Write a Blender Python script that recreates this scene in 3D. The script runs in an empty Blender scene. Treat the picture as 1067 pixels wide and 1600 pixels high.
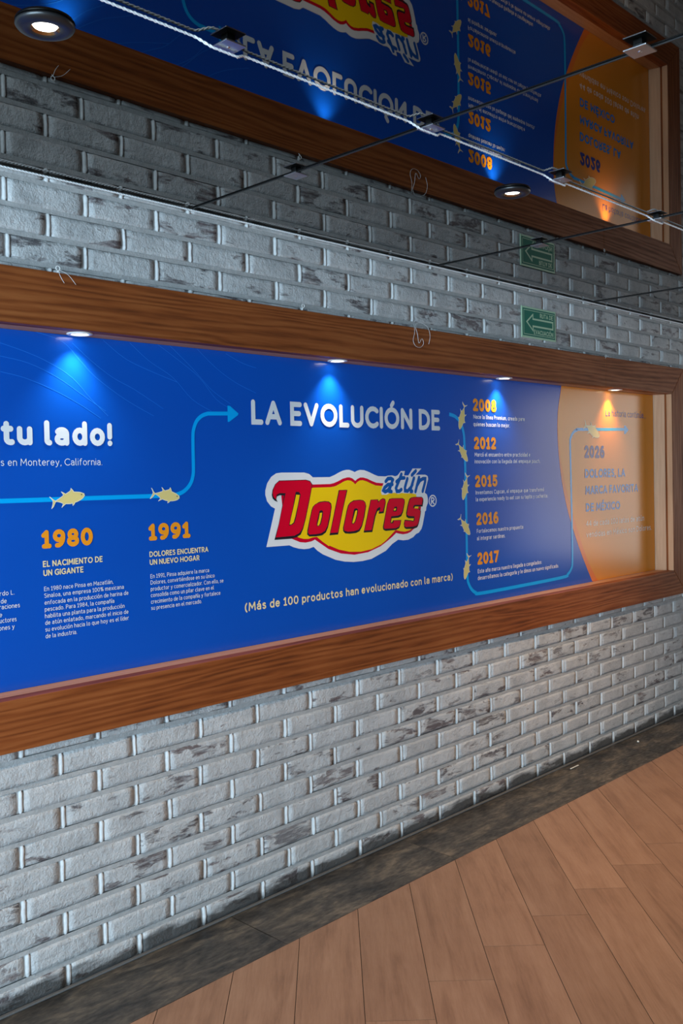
import bpy, bmesh, math, random
from mathutils import Vector, Matrix, noise
from mathutils.geometry import tessellate_polygon
random.seed(7)
R = math.radians
scene = bpy.context.scene
COL = scene.collection

# ------------------------------------------------------------------ camera, world, lights, exposure
CAM_X, CAM_Y, CAM_Z = 0.0, -2.58593, 1.54
H = 2.45485                      # mirrored ceiling height
Q = 0.08836                      # depth of the mural face behind the brick face (y = 0)
PF = -0.02550                     # front of the timber frame
FZ = (0.76129, 0.91336, 1.99886, 2.16229)   # frame: outer bottom, inner bottom, inner top, outer top
XJ, XI, XO = 5.52302, 5.54845, 5.712  # mural right edge, inner edge of stile, outer edge of stile
XL = -1.30                   # left end of the frame

cd = bpy.data.cameras.new('camera')
cam = bpy.data.objects.new('camera', cd); COL.objects.link(cam)
right = Vector((0.697258, -0.716534, -0.020262)); up = Vector((0.028897, -0.000146, 0.999582)); fwd = Vector((0.716238, 0.697552, -0.020604))
cam.matrix_world = Matrix(((right.x, up.x, -fwd.x, CAM_X), (right.y, up.y, -fwd.y, CAM_Y),
                           (right.z, up.z, -fwd.z, CAM_Z), (0, 0, 0, 1)))
cd.sensor_width = 36.0
cd.lens = 36.0 * 1466.82025 / 1600.0
cd.shift_y = (773.12396 - 800.0) / 1600.0
cd.clip_start = 0.02
scene.camera = cam

w = bpy.data.worlds.new('world'); scene.world = w; w.use_nodes = True
bg = w.node_tree.nodes['Background']
bg.inputs[0].default_value = (1.0, 0.93, 0.87, 1); bg.inputs[1].default_value = 1.9

def area(name, loc, rot, sx, sy, watts, col):
    l = bpy.data.lights.new(name, 'AREA'); l.shape = 'RECTANGLE'; l.size = sx; l.size_y = sy
    l.energy = watts; l.color = col
    o = bpy.data.objects.new(name, l); COL.objects.link(o)
    o.location = loc; o.rotation_euler = rot
    return o
# daylight of the storefront glazing to the left, and of the glazing behind the camera
area('daylight_left', (-2.93, -2.75, 1.35), (0, R(-90), 0), 1.9, 4.0, 355, (0.49, 0.77, 1.0))
CEILING_SPOT_W = 36
NICHE_SPOT_W = 9.0

vs = scene.view_settings
scene.display_settings.display_device = 'sRGB'
vs.view_transform = 'Standard'; vs.look = 'None'; vs.gamma = 1.0; vs.exposure = 0.38
vs.use_curve_mapping = False

# ------------------------------------------------------------------ data traced from the mural, metres on the wall
TEXTS = [('tu lado!', 1.2975, 1.6508, 0.381, 0.0752, 0.235, 'white', 'headline'), ('s en Monterey, California.', 1.2957, 1.5888, 0.3425, 0.0217, 0.1, 'white', 'subtitle'), ('1980', 1.4188, 1.3331, 0.1786, 0.057, 0.25, 'orange', 'year_numeral'), ('1991', 1.8083, 1.3329, 0.1742, 0.0573, 0.25, 'orange', 'year_numeral'), ('EL NACIMIENTO DE', 1.4219, 1.2762, 0.2089, 0.0193, 0.19, 'cream', 'subheading'), ('UN GIGANTE', 1.4228, 1.2483, 0.1377, 0.0193, 0.19, 'cream', 'subheading'), ('DOLORES ENCUENTRA', 1.8105, 1.2776, 0.2481, 0.019, 0.19, 'cream', 'subheading'), ('UN NUEVO HOGAR', 1.8108, 1.2504, 0.2079, 0.019, 0.19, 'cream', 'subheading'), ('LA EVOLUCIÓN DE', 2.2722, 1.736, 1.1274, 0.0935, 0.215, 'white', 'headline'), ('(Más de 100 productos han evolucionado con la marca)', 2.2208, 1.0438, 1.2528, 0.0331, 0.175, 'cream', 'caption'), ('2008', 3.654, 1.8341, 0.1923, 0.061, 0.25, 'orange', 'year_numeral'), ('2012', 3.6569, 1.652, 0.1825, 0.0602, 0.25, 'orange', 'year_numeral'), ('2015', 3.6604, 1.4699, 0.1851, 0.0588, 0.25, 'orange', 'year_numeral'), ('2016', 3.6659, 1.2881, 0.183, 0.0595, 0.25, 'orange', 'year_numeral'), ('2017', 3.6686, 1.0976, 0.178, 0.0595, 0.25, 'orange', 'year_numeral'), ('Nace la línea Premium, creada para', 3.6561, 1.798, 0.4373, 0.0201, 0.175, 'white', 'paragraph'), ('quienes buscan lo mejor.', 3.655, 1.7625, 0.3065, 0.0201, 0.175, 'white', 'paragraph'), ('Marcó el encuentro entre practicidad e', 3.6605, 1.6169, 0.479, 0.0198, 0.165, 'white', 'paragraph'), ('innovación con la llegada del empaque pouch.', 3.6595, 1.5841, 0.5737, 0.0199, 0.165, 'white', 'paragraph'), ('Inventamos Cupcan, el empaque que transformó', 3.6629, 1.4353, 0.6041, 0.0199, 0.16, 'white', 'paragraph'), ('la experiencia ready to eat con su tapita y cucharita.', 3.6635, 1.4022, 0.6374, 0.0199, 0.16, 'white', 'paragraph'), ('Fortalecemos nuestra propuesta', 3.6674, 1.25, 0.3977, 0.0199, 0.16, 'white', 'paragraph'), ('al integrar sardinas.', 3.6679, 1.215, 0.2368, 0.02, 0.16, 'white', 'paragraph'), ('Este año marca nuestra llegada a congelados:', 3.67, 1.0571, 0.5632, 0.0203, 0.16, 'white', 'paragraph'), ('desarrollamos la categoría y le dimos un nuevo significado.', 3.669, 1.0241, 0.7299, 0.0202, 0.16, 'white', 'paragraph'), ('La historia continúa...', 4.9308, 1.8504, 0.4938, 0.0382, 0.12, 'navy', 'caption'), ('2026', 4.6863, 1.609, 0.2236, 0.0712, 0.25, 'navy', 'year_numeral'), ('DOLORES, LA', 4.6864, 1.4985, 0.4675, 0.0499, 0.22, 'mid', 'subheading'), ('MARCA FAVORITA', 4.6907, 1.4056, 0.6213, 0.0485, 0.22, 'mid', 'subheading'), ('DE MÉXICO', 4.6922, 1.3096, 0.3951, 0.0477, 0.22, 'mid', 'subheading'), ('44 de cada 100 latas de atún', 4.6927, 1.227, 0.6926, 0.0338, 0.145, 'pale', 'paragraph'), ('vendidas en México son Dolores.', 4.6935, 1.1653, 0.7885, 0.0339, 0.145, 'pale', 'paragraph'), ('En 1980 nace Pinsa en Mazatlán,', 1.4238, 1.2022, 0.2442, 0.0136, 0.115, 'white', 'paragraph'), ('Sinaloa, una empresa 100% mexicana', 1.4239, 1.1814, 0.2835, 0.0136, 0.115, 'white', 'paragraph'), ('enfocada en la producción de harina de', 1.424, 1.1599, 0.3002, 0.0136, 0.115, 'white', 'paragraph'), ('pescado. Para 1984, la compañía', 1.4241, 1.1391, 0.2457, 0.0136, 0.115, 'white', 'paragraph'), ('habilita una planta para la producción', 1.4242, 1.1183, 0.2841, 0.0137, 0.115, 'white', 'paragraph'), ('de atún enlatado, marcando el inicio de', 1.4243, 1.0976, 0.2981, 0.0136, 0.115, 'white', 'paragraph'), ('su evolución hacia lo que hoy es el líder', 1.4244, 1.0767, 0.2992, 0.0137, 0.115, 'white', 'paragraph'), ('de la industria.', 1.4246, 1.0559, 0.1075, 0.0137, 0.115, 'white', 'paragraph'), ('En 1991, Pinsa adquiere la marca', 1.8122, 1.2054, 0.2476, 0.0142, 0.115, 'white', 'paragraph'), ('Dolores, convirtiéndose en su único', 1.8122, 1.1842, 0.2718, 0.0143, 0.115, 'white', 'paragraph'), ('productor y comercializador. Con ello, se', 1.8121, 1.1623, 0.3116, 0.0143, 0.115, 'white', 'paragraph'), ('consolida como un pilar clave en el', 1.8121, 1.1412, 0.2674, 0.0143, 0.115, 'white', 'paragraph'), ('crecimiento de la compañía y fortalece', 1.812, 1.1192, 0.2962, 0.0143, 0.115, 'white', 'paragraph'), ('su presencia en el mercado.', 1.812, 1.0981, 0.2128, 0.0143, 0.115, 'white', 'paragraph'), ('rdo L.', 1.281, 1.2025, 0.0467, 0.014, 0.115, 'white', 'paragraph'), ('de', 1.2834, 1.1793, 0.0187, 0.0141, 0.115, 'white', 'paragraph'), ('raciones', 1.2784, 1.162, 0.065, 0.0141, 0.115, 'white', 'paragraph'), ('e', 1.2777, 1.1392, 0.009, 0.0141, 0.115, 'white', 'paragraph'), ('uctores', 1.2787, 1.1212, 0.0528, 0.0141, 0.115, 'white', 'paragraph'), ('ones y', 1.2751, 1.0995, 0.0497, 0.0141, 0.115, 'white', 'paragraph')]
LOGO = {'outline': '3326,2755 3563,3462 3803,4189 3605,4279 3412,4477 3329,4724 3334,4887 3431,5156 3637,5397 3897,5530 4156,5555 5370,5546 5642,5486 5836,5349 6783,5343 6842,5363 7050,5420 7296,5515 7544,5593 7757,5627 7935,5625 8113,5579 8255,5528 8402,5584 8585,5617 8842,5601 9137,5518 9471,5400 9697,5340 9711,5338 10172,5321 10328,5349 10602,5358 10799,5316 10959,5353 11184,5539 11446,5536 11380,5347 11685,5343 11981,5644 12585,5639 12180,5363 12852,5359 12979,5319 13021,5284 13052,5161 12968,4947 12855,4706 12787,4560 12954,4461 13014,4297 13007,4080 12895,3895 12869,3748 12796,3710 12757,3550 12618,3126 12528,2943 12334,2779 12145,2737 11934,2603 11602,2512 11277,2506 10917,2555 10520,2397 10102,2131 9179,1855 8620,1808 8074,1814 7540,1872 7019,1987 6309,2259 6012,2424 5798,2597 5755,2587 5557,2544 5283,2540 4975,2585 4710,2659 4504,2743', 'border': '4130,4673 5808,5065 6796,5065 7003,5107 6833,5060 7006,5098 7251,5166 7534,5267 7783,5314 7926,5317 8104,5269 8274,5167 8392,5240 8576,5299 8759,5296 9017,5242 9276,5149 9575,5062 9956,5034 10009,5033 10624,4761 12196,4496 12193,4389 12611,4336 12466,3697 12280,3063 11944,2948 11776,2851 11529,2786 11244,2771 10965,2819 10795,2860 10525,2702 10247,2564 10291,2583 9762,2348 8963,2152 8137,2108 7339,2219 6620,2453 6121,2740 5905,2861 5883,2879 5683,2820 5368,2792 5059,2832 4832,2917 4606,3001 4221,3952', 'field': '4297,4654 5824,4936 6833,4936 6999,4961 6898,4931 7107,4974 7388,5073 7637,5167 7815,5195 7993,5177 8153,5107 8266,5018 8388,5115 8536,5175 8719,5184 8976,5124 9272,5022 9534,4946 9914,4912 9928,4919 10622,4683 12196,4496 12192,4349 12401,4343 12199,3174 11862,2992 11696,2922 11369,2880 11088,2917 10751,2988 10449,2785 10131,2584 9804,2426 9192,2264 8523,2206 7837,2253 7205,2392 6693,2585 6641,2569 6281,2781 5986,2981 5747,2973 5529,2929 5256,2946 4988,3019 4836,3085 4284,4226', 'tagback': '9845,4691 10008,5007 10131,5262 10249,5325 10328,5349 10602,5358 10799,5316 10959,5353 11184,5539 11446,5536 11380,5347 11685,5343 11981,5644 12585,5639 12180,5363 12852,5359 13021,5284 13052,5161 12855,4706 12787,4560 12406,4525 12156,4542 11418,4563 11217,4589 10975,4544 10738,4608 10384,4586 10188,4535 9898,4543'}
LETTERS = {'D': [('b', '3732,3001 3970,3605 4154,4231 4279,4669 4057,4692 3908,4647 3868,4544 3938,4437 3793,4491 3686,4577 3647,4715 3688,4905 3830,5120 4036,5254 5440,5262 5674,5210 5788,5080 5764,4938 5611,4402 5396,3730 5248,3342 5106,3125 4873,3026 4606,2993'), ('r', '3808,3092 3988,3604 4173,4230 4356,4763 4059,4777 3892,4721 3839,4545 3725,4658 3700,4795 3752,4958 3866,5120 4054,5231 5439,5240 5653,5182 5748,5066 5737,4939 5572,4403 5357,3732 5210,3372 5031,3185 4761,3103'), ('b', '4886,4805 5058,4792 5144,4685 5025,4310 4856,3756 4775,3592 4659,3528 4489,3509 4551,3715 4717,4209 4845,4680'), ('y', '4902,4692 5093,4673 4987,4311 4819,3814 4738,3622 4622,3549 4527,3549 4590,3768 4756,4236')], 'o': [('b', '5802,4196 5924,4277 6166,4369 6449,4388 6693,4365 6834,4273 6851,4127 6757,3724 6622,3325 6494,3129 6288,3026 5966,3002 5571,3018 5455,3104 5468,3273 5589,3664 5719,4057'), ('r', '5842,4195 5963,4276 6205,4339 6448,4359 6672,4337 6792,4246 6809,4100 6695,3727 6583,3385 6435,3190 6210,3111 5889,3093 5573,3097 5505,3186 5541,3355 5630,3691 5758,4055'), ('b', '6156,4010 6277,4034 6356,3973 6331,3802 6221,3490 6118,3404 5998,3401 5981,3502 6046,3700'), ('y', '6173,3924 6294,3933 6270,3776 6174,3521 6099,3425 6026,3420 6020,3472 6106,3697')], 'l': [('b', '7276,4807 7786,4806 7766,4733 7536,4101 7304,3376 7188,3004 6688,2997 6894,3616 7085,4216'), ('r', '7317,4782 7732,4783 7500,4102 7270,3402 7173,3090 6742,3091 6929,3614 7119,4214')], 'o2': [('b', '7932,4284 8149,4363 8513,4376 8732,4344 8858,4251 8902,4099 8785,3651 8627,3257 8475,3065 8254,3003 7894,2994 7610,3020 7490,3121 7483,3269 7591,3582 7708,3947 7803,4165'), ('r', '7967,4270 8185,4337 8512,4351 8713,4319 8832,4227 8854,4101 8730,3653 8583,3284 8403,3131 8112,3086 7754,3086 7561,3141 7529,3266 7627,3581 7751,3945 7838,4151'), ('b', '8157,4003 8284,4035 8392,3981 8368,3795 8232,3477 8121,3383 7996,3402 8018,3562'), ('y', '8227,3925 8336,3946 8314,3797 8197,3504 8104,3409 8032,3425 8072,3559')], 'r': [('b', '9178,4354 9650,4352 9685,4261 9821,4346 9957,4393 10110,4357 10152,4207 9996,3755 9670,3738 9712,3890 9597,3843 9477,3645 9250,2983 8711,2996 8933,3644'), ('r', '9203,4333 9622,4332 9645,4211 9801,4308 9956,4367 10071,4333 10106,4208 9941,3829 9737,3825 9792,3989 9736,4029 9581,3959 9422,3698 9215,3074 8769,3073 8970,3642')], 'e': [('b', '10377,4354 10574,4373 11250,4357 11390,4295 11406,4163 11273,3747 11147,3569 10945,3513 10509,3507 10457,3328 10544,3337 10585,3418 11142,3407 11097,3231 10991,3053 10770,2987 10104,2985 9951,3045 9924,3163 10085,3669 10235,4152'), ('r', '10416,4340 10612,4351 11209,4338 11349,4283 11366,4164 11213,3776 11109,3649 10908,3606 10480,3594 10406,3331 10463,3284 10601,3295 10644,3397 11101,3383 11057,3233 10953,3107 10733,3067 10029,3080 9985,3159 10124,3667 10274,4151'), ('b', '10701,3992 10860,4005 10877,3921 10814,3793 10589,3802 10658,3890'), ('y', '10699,3928 10798,3929 10775,3841 10637,3839')], 's': [('b', '11716,4311 11820,4361 12027,4386 12570,4370 12673,4294 12682,4173 12620,3933 12097,3958 12033,3880 12407,3847 12500,3723 12461,3536 12325,3168 12195,3014 11945,2980 11453,2988 11334,3061 11298,3220 11364,3401 11791,3360 11955,3325 11999,3437 11630,3455 11489,3527 11465,3687 11586,4051'), ('r', '11735,4257 11840,4339 12068,4364 12548,4349 12639,4282 12559,4016 12079,4033 11974,3984 11971,3891 12344,3823 12458,3724 12419,3538 12284,3197 12155,3096 11865,3072 11415,3083 11329,3166 11383,3361 11769,3324 11954,3288 12060,3381 12023,3524 11633,3560 11521,3631 11580,3840 11647,4049')]}
TAGLINE = ['10636,5171 10500,5230 10305,5221 10165,5107', '10621,5171 10430,4818 10406,4676 10523,4660', '10591,4969 10297,4963 10080,4839 10000,4725 10114,4666 10290,4718 10430,4844', '11200,5402 11031,5117 10823,4808 10879,4664 11058,4667 11181,4734', '10871,5081 11155,5233 11397,5237', '11599,5199 11425,4820 11429,4676 11603,4658 11833,4811 11940,4941', '12051,5218 11832,4784 11828,4639 11910,4637', '11911,5353 12185,5536', '12406,5239 12271,4934 12137,4617', '12249,4881 12465,5104 12678,5181 12839,5178 12822,5031 12640,4618']
REG = '13359,4169 13611,4160 13366,4413 13264,4031 13272,4302 13402,4298 13465,4228 13398,4162 13289,4157 13459,4024'
FISH = [(-0.149, 0.157), (-0.096, 0.108), (-0.064, 0.064), (0.001, 0.007), (0.034, 0.0), (0.155, 0.045), (0.277, 0.097), (0.303, 0.118), (0.296, 0.157), (0.255, 0.23), (0.323, 0.184), (0.377, 0.137), (0.46, 0.163), (0.537, 0.193), (0.567, 0.219), (0.588, 0.27), (0.627, 0.214), (0.663, 0.145), (0.739, 0.13), (0.862, 0.096), (0.954, 0.051), (0.995, 0.024), (0.977, 0.004), (1.002, -0.023), (0.926, -0.092), (0.846, -0.128), (0.739, -0.158), (0.642, -0.171), (0.597, -0.219), (0.552, -0.249), (0.555, -0.178), (0.476, -0.179), (0.326, -0.152), (0.247, -0.191), (0.183, -0.232), (0.252, -0.135), (0.185, -0.083), (0.083, -0.035), (0.016, -0.022), (-0.032, -0.089), (-0.08, -0.155), (-0.146, -0.198), (-0.085, -0.078), (-0.062, 0.007), (-0.1, 0.091)]
FISH_EYE = (0.899, 0.02)
FISH_AT = [[(1.4679, 1.4785), (1.5711, 1.496)], [(1.8368, 1.4926), (1.9388, 1.4757)], [(3.5863, 1.8508), (3.5455, 1.7453)], [(3.5365, 1.6754), (3.604, 1.5958)], [(3.5982, 1.5186), (3.5626, 1.4137)], [(3.5431, 1.3256), (3.6126, 1.2478)], [(3.5998, 1.1391), (3.5657, 1.0389)], [(4.707, 1.7919), (4.8549, 1.7348)]]
ROUTES = {'a': '-7535,4843 -7093,4842 -5383,4836 -3692,4836 -1468,4831 -1075,4820 -673,4866 -364,4991 -121,5220 -9,5488 19,5740 23,6246 30,6836 69,7131 203,7413 418,7597 676,7690 869,7705 1636,7730', 'aarrow': '1611,8016 1722,8012 2119,7746 2084,7683 1683,7435 1605,7425', 'b': '14690,8131 15081,8060 15371,7910 15592,7704 15757,7336 15816,6911 15849,5631 15870,3920 15867,1993 15877,491 15991,104 16216,-166 16519,-338 16846,-404 19370,-396 24288,-327 24894,-211 25278,63 25407,424 25425,1845 25384,5303 25360,6904 25464,7250 25732,7502 26119,7645 26652,7682 31549,7784', 'barrow': '31500,8010 31639,8014 32052,7768 31624,7505 31485,7503', 'orange': '24503,10173 24517,9871 24186,8706 24089,7736 24129,6770 24299,5559 24609,4337 25084,3096 25757,1825 26566,519 27518,-829 27881,-1376', 'inner': '24503,10173 24517,9871 24209,8707 24135,7737 24259,6529 24568,5313 25019,4081 25643,2824 26327,1540 27174,219 28150,-889 28520,-1442'}
WAVES = ['-6957,9548 -6203,9360 -5421,9090 -4612,8658 -3949,8007 -3349,7488', '-5794,9979 -4913,9763 -4342,9244 -3755,8709 -2699,8062 -1584,7543', '-6981,8693 -6226,8560 -5284,8246 -4383,7836 -3618,7402', '-4580,9754 -3914,9237 -3134,8747 -2319,8398 -1186,7801', '-2461,9939 -1722,9397 -757,8891 38,8182 872,7791', '-1511,10062 -538,9526 374,8959 1101,8229 1753,7909', '298,9967 1133,9349 2005,8882 2997,8536', '-3456,9930 -2660,9408 -1732,9074 -561,8737', '1588,9900 2367,9608 3024,9477', '-6968,9156 -6058,9007 -5110,8628 -4289,8144 -3434,7641', '-924,10031 69,9277 894,8562 1758,8084']

# ------------------------------------------------------------------ helpers
def new_mat(name):
    m = bpy.data.materials.new(name); m.use_nodes = True
    nt = m.node_tree; b = nt.nodes['Principled BSDF']
    return m, nt, b
def N(nt, kind, **kw):
    n = nt.nodes.new(kind)
    for k, v in kw.items():
        if k in n.inputs: n.inputs[k].default_value = v
        else: setattr(n, k, v)
    return n
def ramp(nt, stops, fac):
    n = nt.nodes.new('ShaderNodeValToRGB')
    e = n.color_ramp.elements
    while len(e) < len(stops): e.new(0.5)
    for el, (p, c) in zip(e, stops):
        el.position = p
        el.color = (c, c, c, 1) if not hasattr(c, '__len__') else (c[0], c[1], c[2], 1)
    nt.links.new(fac, n.inputs[0])
    return n
def mix(nt, fac, a, b, mode='MIX'):
    n = nt.nodes.new('ShaderNodeMix'); n.data_type = 'RGBA'; n.blend_type = mode
    for sock, v in ((n.inputs[0], fac), (n.inputs[6], a), (n.inputs[7], b)):
        if hasattr(v, 'is_linked'): nt.links.new(v, sock)
        elif isinstance(v, (int, float)): sock.default_value = v
        else: sock.default_value = (v[0], v[1], v[2], 1)
    return n.outputs[2]
def math_n(nt, op, a, b=None, clamp=False):
    n = nt.nodes.new('ShaderNodeMath'); n.operation = op; n.use_clamp = clamp
    for i, v in enumerate((a, b)):
        if v is None: continue
        if hasattr(v, 'is_linked'): nt.links.new(v, n.inputs[i])
        else: n.inputs[i].default_value = v
    return n.outputs[0]
def coords(nt, scale=(1, 1, 1), rot=(0, 0, 0), attr_offset=None):
    tc = nt.nodes.new('ShaderNodeTexCoord')
    mp = nt.nodes.new('ShaderNodeMapping')
    mp.inputs['Scale'].default_value = scale; mp.inputs['Rotation'].default_value = rot
    src = tc.outputs['Object']
    if attr_offset:
        at = nt.nodes.new('ShaderNodeAttribute'); at.attribute_name = attr_offset
        sc = nt.nodes.new('ShaderNodeVectorMath'); sc.operation = 'SCALE'; sc.inputs[3].default_value = 37.0
        nt.links.new(at.outputs['Vector'], sc.inputs[0])
        ad = nt.nodes.new('ShaderNodeVectorMath'); ad.operation = 'ADD'
        nt.links.new(src, ad.inputs[0]); nt.links.new(sc.outputs[0], ad.inputs[1])
        src = ad.outputs[0]
    nt.links.new(src, mp.inputs[0])
    return mp.outputs[0]
def noise_n(nt, vec, scale, detail=4.0, rough=0.55, dist=0.0):
    n = nt.nodes.new('ShaderNodeTexNoise')
    n.inputs['Scale'].default_value = scale; n.inputs['Detail'].default_value = detail
    n.inputs['Roughness'].default_value = rough; n.inputs['Distortion'].default_value = dist
    nt.links.new(vec, n.inputs['Vector'])
    return n.outputs['Fac']
def bump(nt, b, height, strength=0.3, dist=0.01):
    n = nt.nodes.new('ShaderNodeBump'); n.inputs['Strength'].default_value = strength
    n.inputs['Distance'].default_value = dist
    nt.links.new(height, n.inputs['Height']); nt.links.new(n.outputs[0], b.inputs['Normal'])
def lin(r, g, b):
    f = lambda c: (c / 255 / 12.92) if c / 255 <= 0.04045 else ((c / 255 + 0.055) / 1.055) ** 2.4
    return (f(r), f(g), f(b))
def plain(name, col, rough=0.5, metal=0.0, spec=None, coat=0.0, bump_amt=0.0, bump_scale=200, vary=0.06):
    m, nt, b = new_mat(name)
    v = coords(nt)
    n = noise_n(nt, v, bump_scale * 0.2, 3)
    c = mix(nt, n, [x * (1 - vary) for x in col], [min(1, x * (1 + vary)) for x in col])
    nt.links.new(c, b.inputs['Base Color'])
    b.inputs['Roughness'].default_value = rough; b.inputs['Metallic'].default_value = metal
    if spec is not None: b.inputs['Specular IOR Level'].default_value = spec
    b.inputs['Coat Weight'].default_value = coat
    if bump_amt: bump(nt, b, noise_n(nt, v, bump_scale, 3), bump_amt, 0.002)
    return m
def emit(name, col, strength):
    m, nt, b = new_mat(name)
    b.inputs['Base Color'].default_value = (0.8, 0.8, 0.8, 1)
    b.inputs['Emission Color'].default_value = (*col, 1); b.inputs['Emission Strength'].default_value = strength
    return m

def wood(name, dark, mid, light, axis='X', rough=0.5, RK=0.22):
    m, nt, b = new_mat(name)
    sc = {'X': (0.55, 9, 9), 'Z': (9, 9, 0.55), 'Y': (9, 0.55, 9)}[axis]
    v = coords(nt, sc)
    warp = noise_n(nt, v, 1.1, 3, 0.5)
    add = nt.nodes.new('ShaderNodeVectorMath'); add.operation = 'MULTIPLY_ADD'
    cmb = nt.nodes.new('ShaderNodeCombineXYZ')
    for i in range(3): nt.links.new(warp, cmb.inputs[i])
    nt.links.new(cmb.outputs[0], add.inputs[0]); add.inputs[1].default_value = (0.9, 0.9, 0.9); nt.links.new(v, add.inputs[2])
    rings = nt.nodes.new('ShaderNodeTexWave'); rings.wave_type = 'BANDS'
    rings.bands_direction = {'X': 'Z', 'Z': 'X', 'Y': 'X'}[axis]
    rings.inputs['Scale'].default_value = 1.5; rings.inputs['Distortion'].default_value = 9.0
    rings.inputs['Detail'].default_value = 3.0; rings.inputs['Detail Scale'].default_value = 1.2
    nt.links.new(add.outputs[0], rings.inputs['Vector'])
    fib = noise_n(nt, coords(nt, [k * 9 for k in sc]), 1.0, 4, 0.6)
    blot = noise_n(nt, coords(nt, {'X': (1.2, 5, 5), 'Z': (5, 5, 1.2), 'Y': (5, 1.2, 5)}[axis]), 1.4, 3)
    g = math_n(nt, 'ADD', math_n(nt, 'MULTIPLY', rings.outputs['Fac'], RK),
               math_n(nt, 'ADD', math_n(nt, 'MULTIPLY', fib, 0.50), math_n(nt, 'MULTIPLY', blot, 0.42)))
    cr = ramp(nt, [(0.28, dark), (0.55, mid), (0.92, light)], g)
    nt.links.new(cr.outputs[0], b.inputs['Base Color'])
    rr = ramp(nt, [(0.3, rough + 0.12), (0.8, rough - 0.08)], g)
    nt.links.new(rr.outputs[0], b.inputs['Roughness'])
    b.inputs['Specular IOR Level'].default_value = 0.22
    bump(nt, b, g, 0.3, 0.003)
    return m

# ---- objects
def link(name, bm, mats, parent=None, smooth=False, weld=False):
    me = bpy.data.meshes.new(name)
    if weld: bmesh.ops.remove_doubles(bm, verts=bm.verts, dist=1e-6)
    bm.to_mesh(me); bm.free()
    for m in (mats if isinstance(mats, (list, tuple)) else [mats]): me.materials.append(m)
    if smooth:
        for p in me.polygons: p.use_smooth = True
    o = bpy.data.objects.new(name, me); COL.objects.link(o)
    if parent:
        o.parent = parent
        o.matrix_parent_inverse = Matrix.Identity(4)
        o.location = -parent_origin(parent)
    return o
def parent_origin(p):
    v = Vector(p.location)
    while p.parent: p = p.parent; v += Vector(p.location)
    return v
def empty(name, loc, label, cat, group=None):
    o = bpy.data.objects.new(name, None); COL.objects.link(o)
    o.location = loc; o.empty_display_size = 0.05
    tag(o, label, cat, group); return o
def tag(o, label, cat, group=None):
    o['label'] = label; o['category'] = cat
    if group: o['group'] = group
    return o
def structure(o, label=None, cat=None):
    o['kind'] = 'structure'
    if label: o['label'] = label
    if cat: o['category'] = cat
    return o
def add_box(bm, lo, hi, bev=0.0, mi=0):
    x0, y0, z0 = lo; x1, y1, z1 = hi
    vs_ = [bm.verts.new(p) for p in ((x0, y0, z0), (x1, y0, z0), (x1, y1, z0), (x0, y1, z0), (x0, y0, z1), (x1, y0, z1), (x1, y1, z1), (x0, y1, z1))]
    fs = [bm.faces.new([vs_[i] for i in f]) for f in ((0, 3, 2, 1), (4, 5, 6, 7), (0, 1, 5, 4), (1, 2, 6, 5), (2, 3, 7, 6), (3, 0, 4, 7))]
    for f in fs: f.material_index = mi
    if bev:
        bmesh.ops.bevel(bm, geom=list({e for f in fs for e in f.edges}), offset=bev, segments=2, affect='EDGES', profile=0.6, material=mi)
def box(name, lo, hi, mat, parent=None, bev=0.0):
    bm = bmesh.new(); add_box(bm, lo, hi, bev); return link(name, bm, mat, parent)
def add_prism(bm, poly, y0, y1, bev=0.0):
    """poly in (x, z), extruded from y0 to y1"""
    a = [bm.verts.new((x, y0, z)) for x, z in poly]; b = [bm.verts.new((x, y1, z)) for x, z in poly]
    n = len(poly); fs = [bm.faces.new(a), bm.faces.new(b[::-1])]
    for i in range(n): fs.append(bm.faces.new((a[i], b[i], b[(i + 1) % n], a[(i + 1) % n])))
    bmesh.ops.recalc_face_normals(bm, faces=fs)
    if bev: bmesh.ops.bevel(bm, geom=list({e for f in fs for e in f.edges}), offset=bev, segments=2, affect='EDGES', profile=0.6)
def add_lathe(bm, prof, c=(0, 0, 0), n=40, mi=0, close=False):
    """profile of (radius, z) about a vertical axis"""
    rings = []
    for r, z in prof:
        if r < 1e-6: rings.append([bm.verts.new((c[0], c[1], c[2] + z))])
        else: rings.append([bm.verts.new((c[0] + r * math.cos(2 * math.pi * i / n), c[1] + r * math.sin(2 * math.pi * i / n), c[2] + z)) for i in range(n)])
    for a, b in zip(rings, rings[1:]):
        for i in range(n):
            j = (i + 1) % n
            q = [a[i % len(a)], a[j % len(a)], b[j % len(b)], b[i % len(b)]]
            q = list(dict.fromkeys(q))
            if len(q) > 2: bm.faces.new(q).material_index = mi
def add_tube(bm, pts, r, n=8, caps=True):
    pts = [Vector(p) for p in pts]; rings = []
    ref = Vector((0.13, 0.27, 0.95)).normalized()
    for i, p in enumerate(pts):
        t = (pts[min(i + 1, len(pts) - 1)] - pts[max(i - 1, 0)]).normalized()
        u = t.cross(ref)
        if u.length < 0.1: u = t.cross(Vector((1, 0, 0)))
        u.normalize(); v = t.cross(u)
        rings.append([bm.verts.new(p + r * (math.cos(2 * math.pi * k / n) * u + math.sin(2 * math.pi * k / n) * v)) for k in range(n)])
    for a, b in zip(rings, rings[1:]):
        for k in range(n): bm.faces.new((a[k], a[(k + 1) % n], b[(k + 1) % n], b[k]))
    if caps: bm.faces.new(rings[0][::-1]); bm.faces.new(rings[-1])

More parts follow.
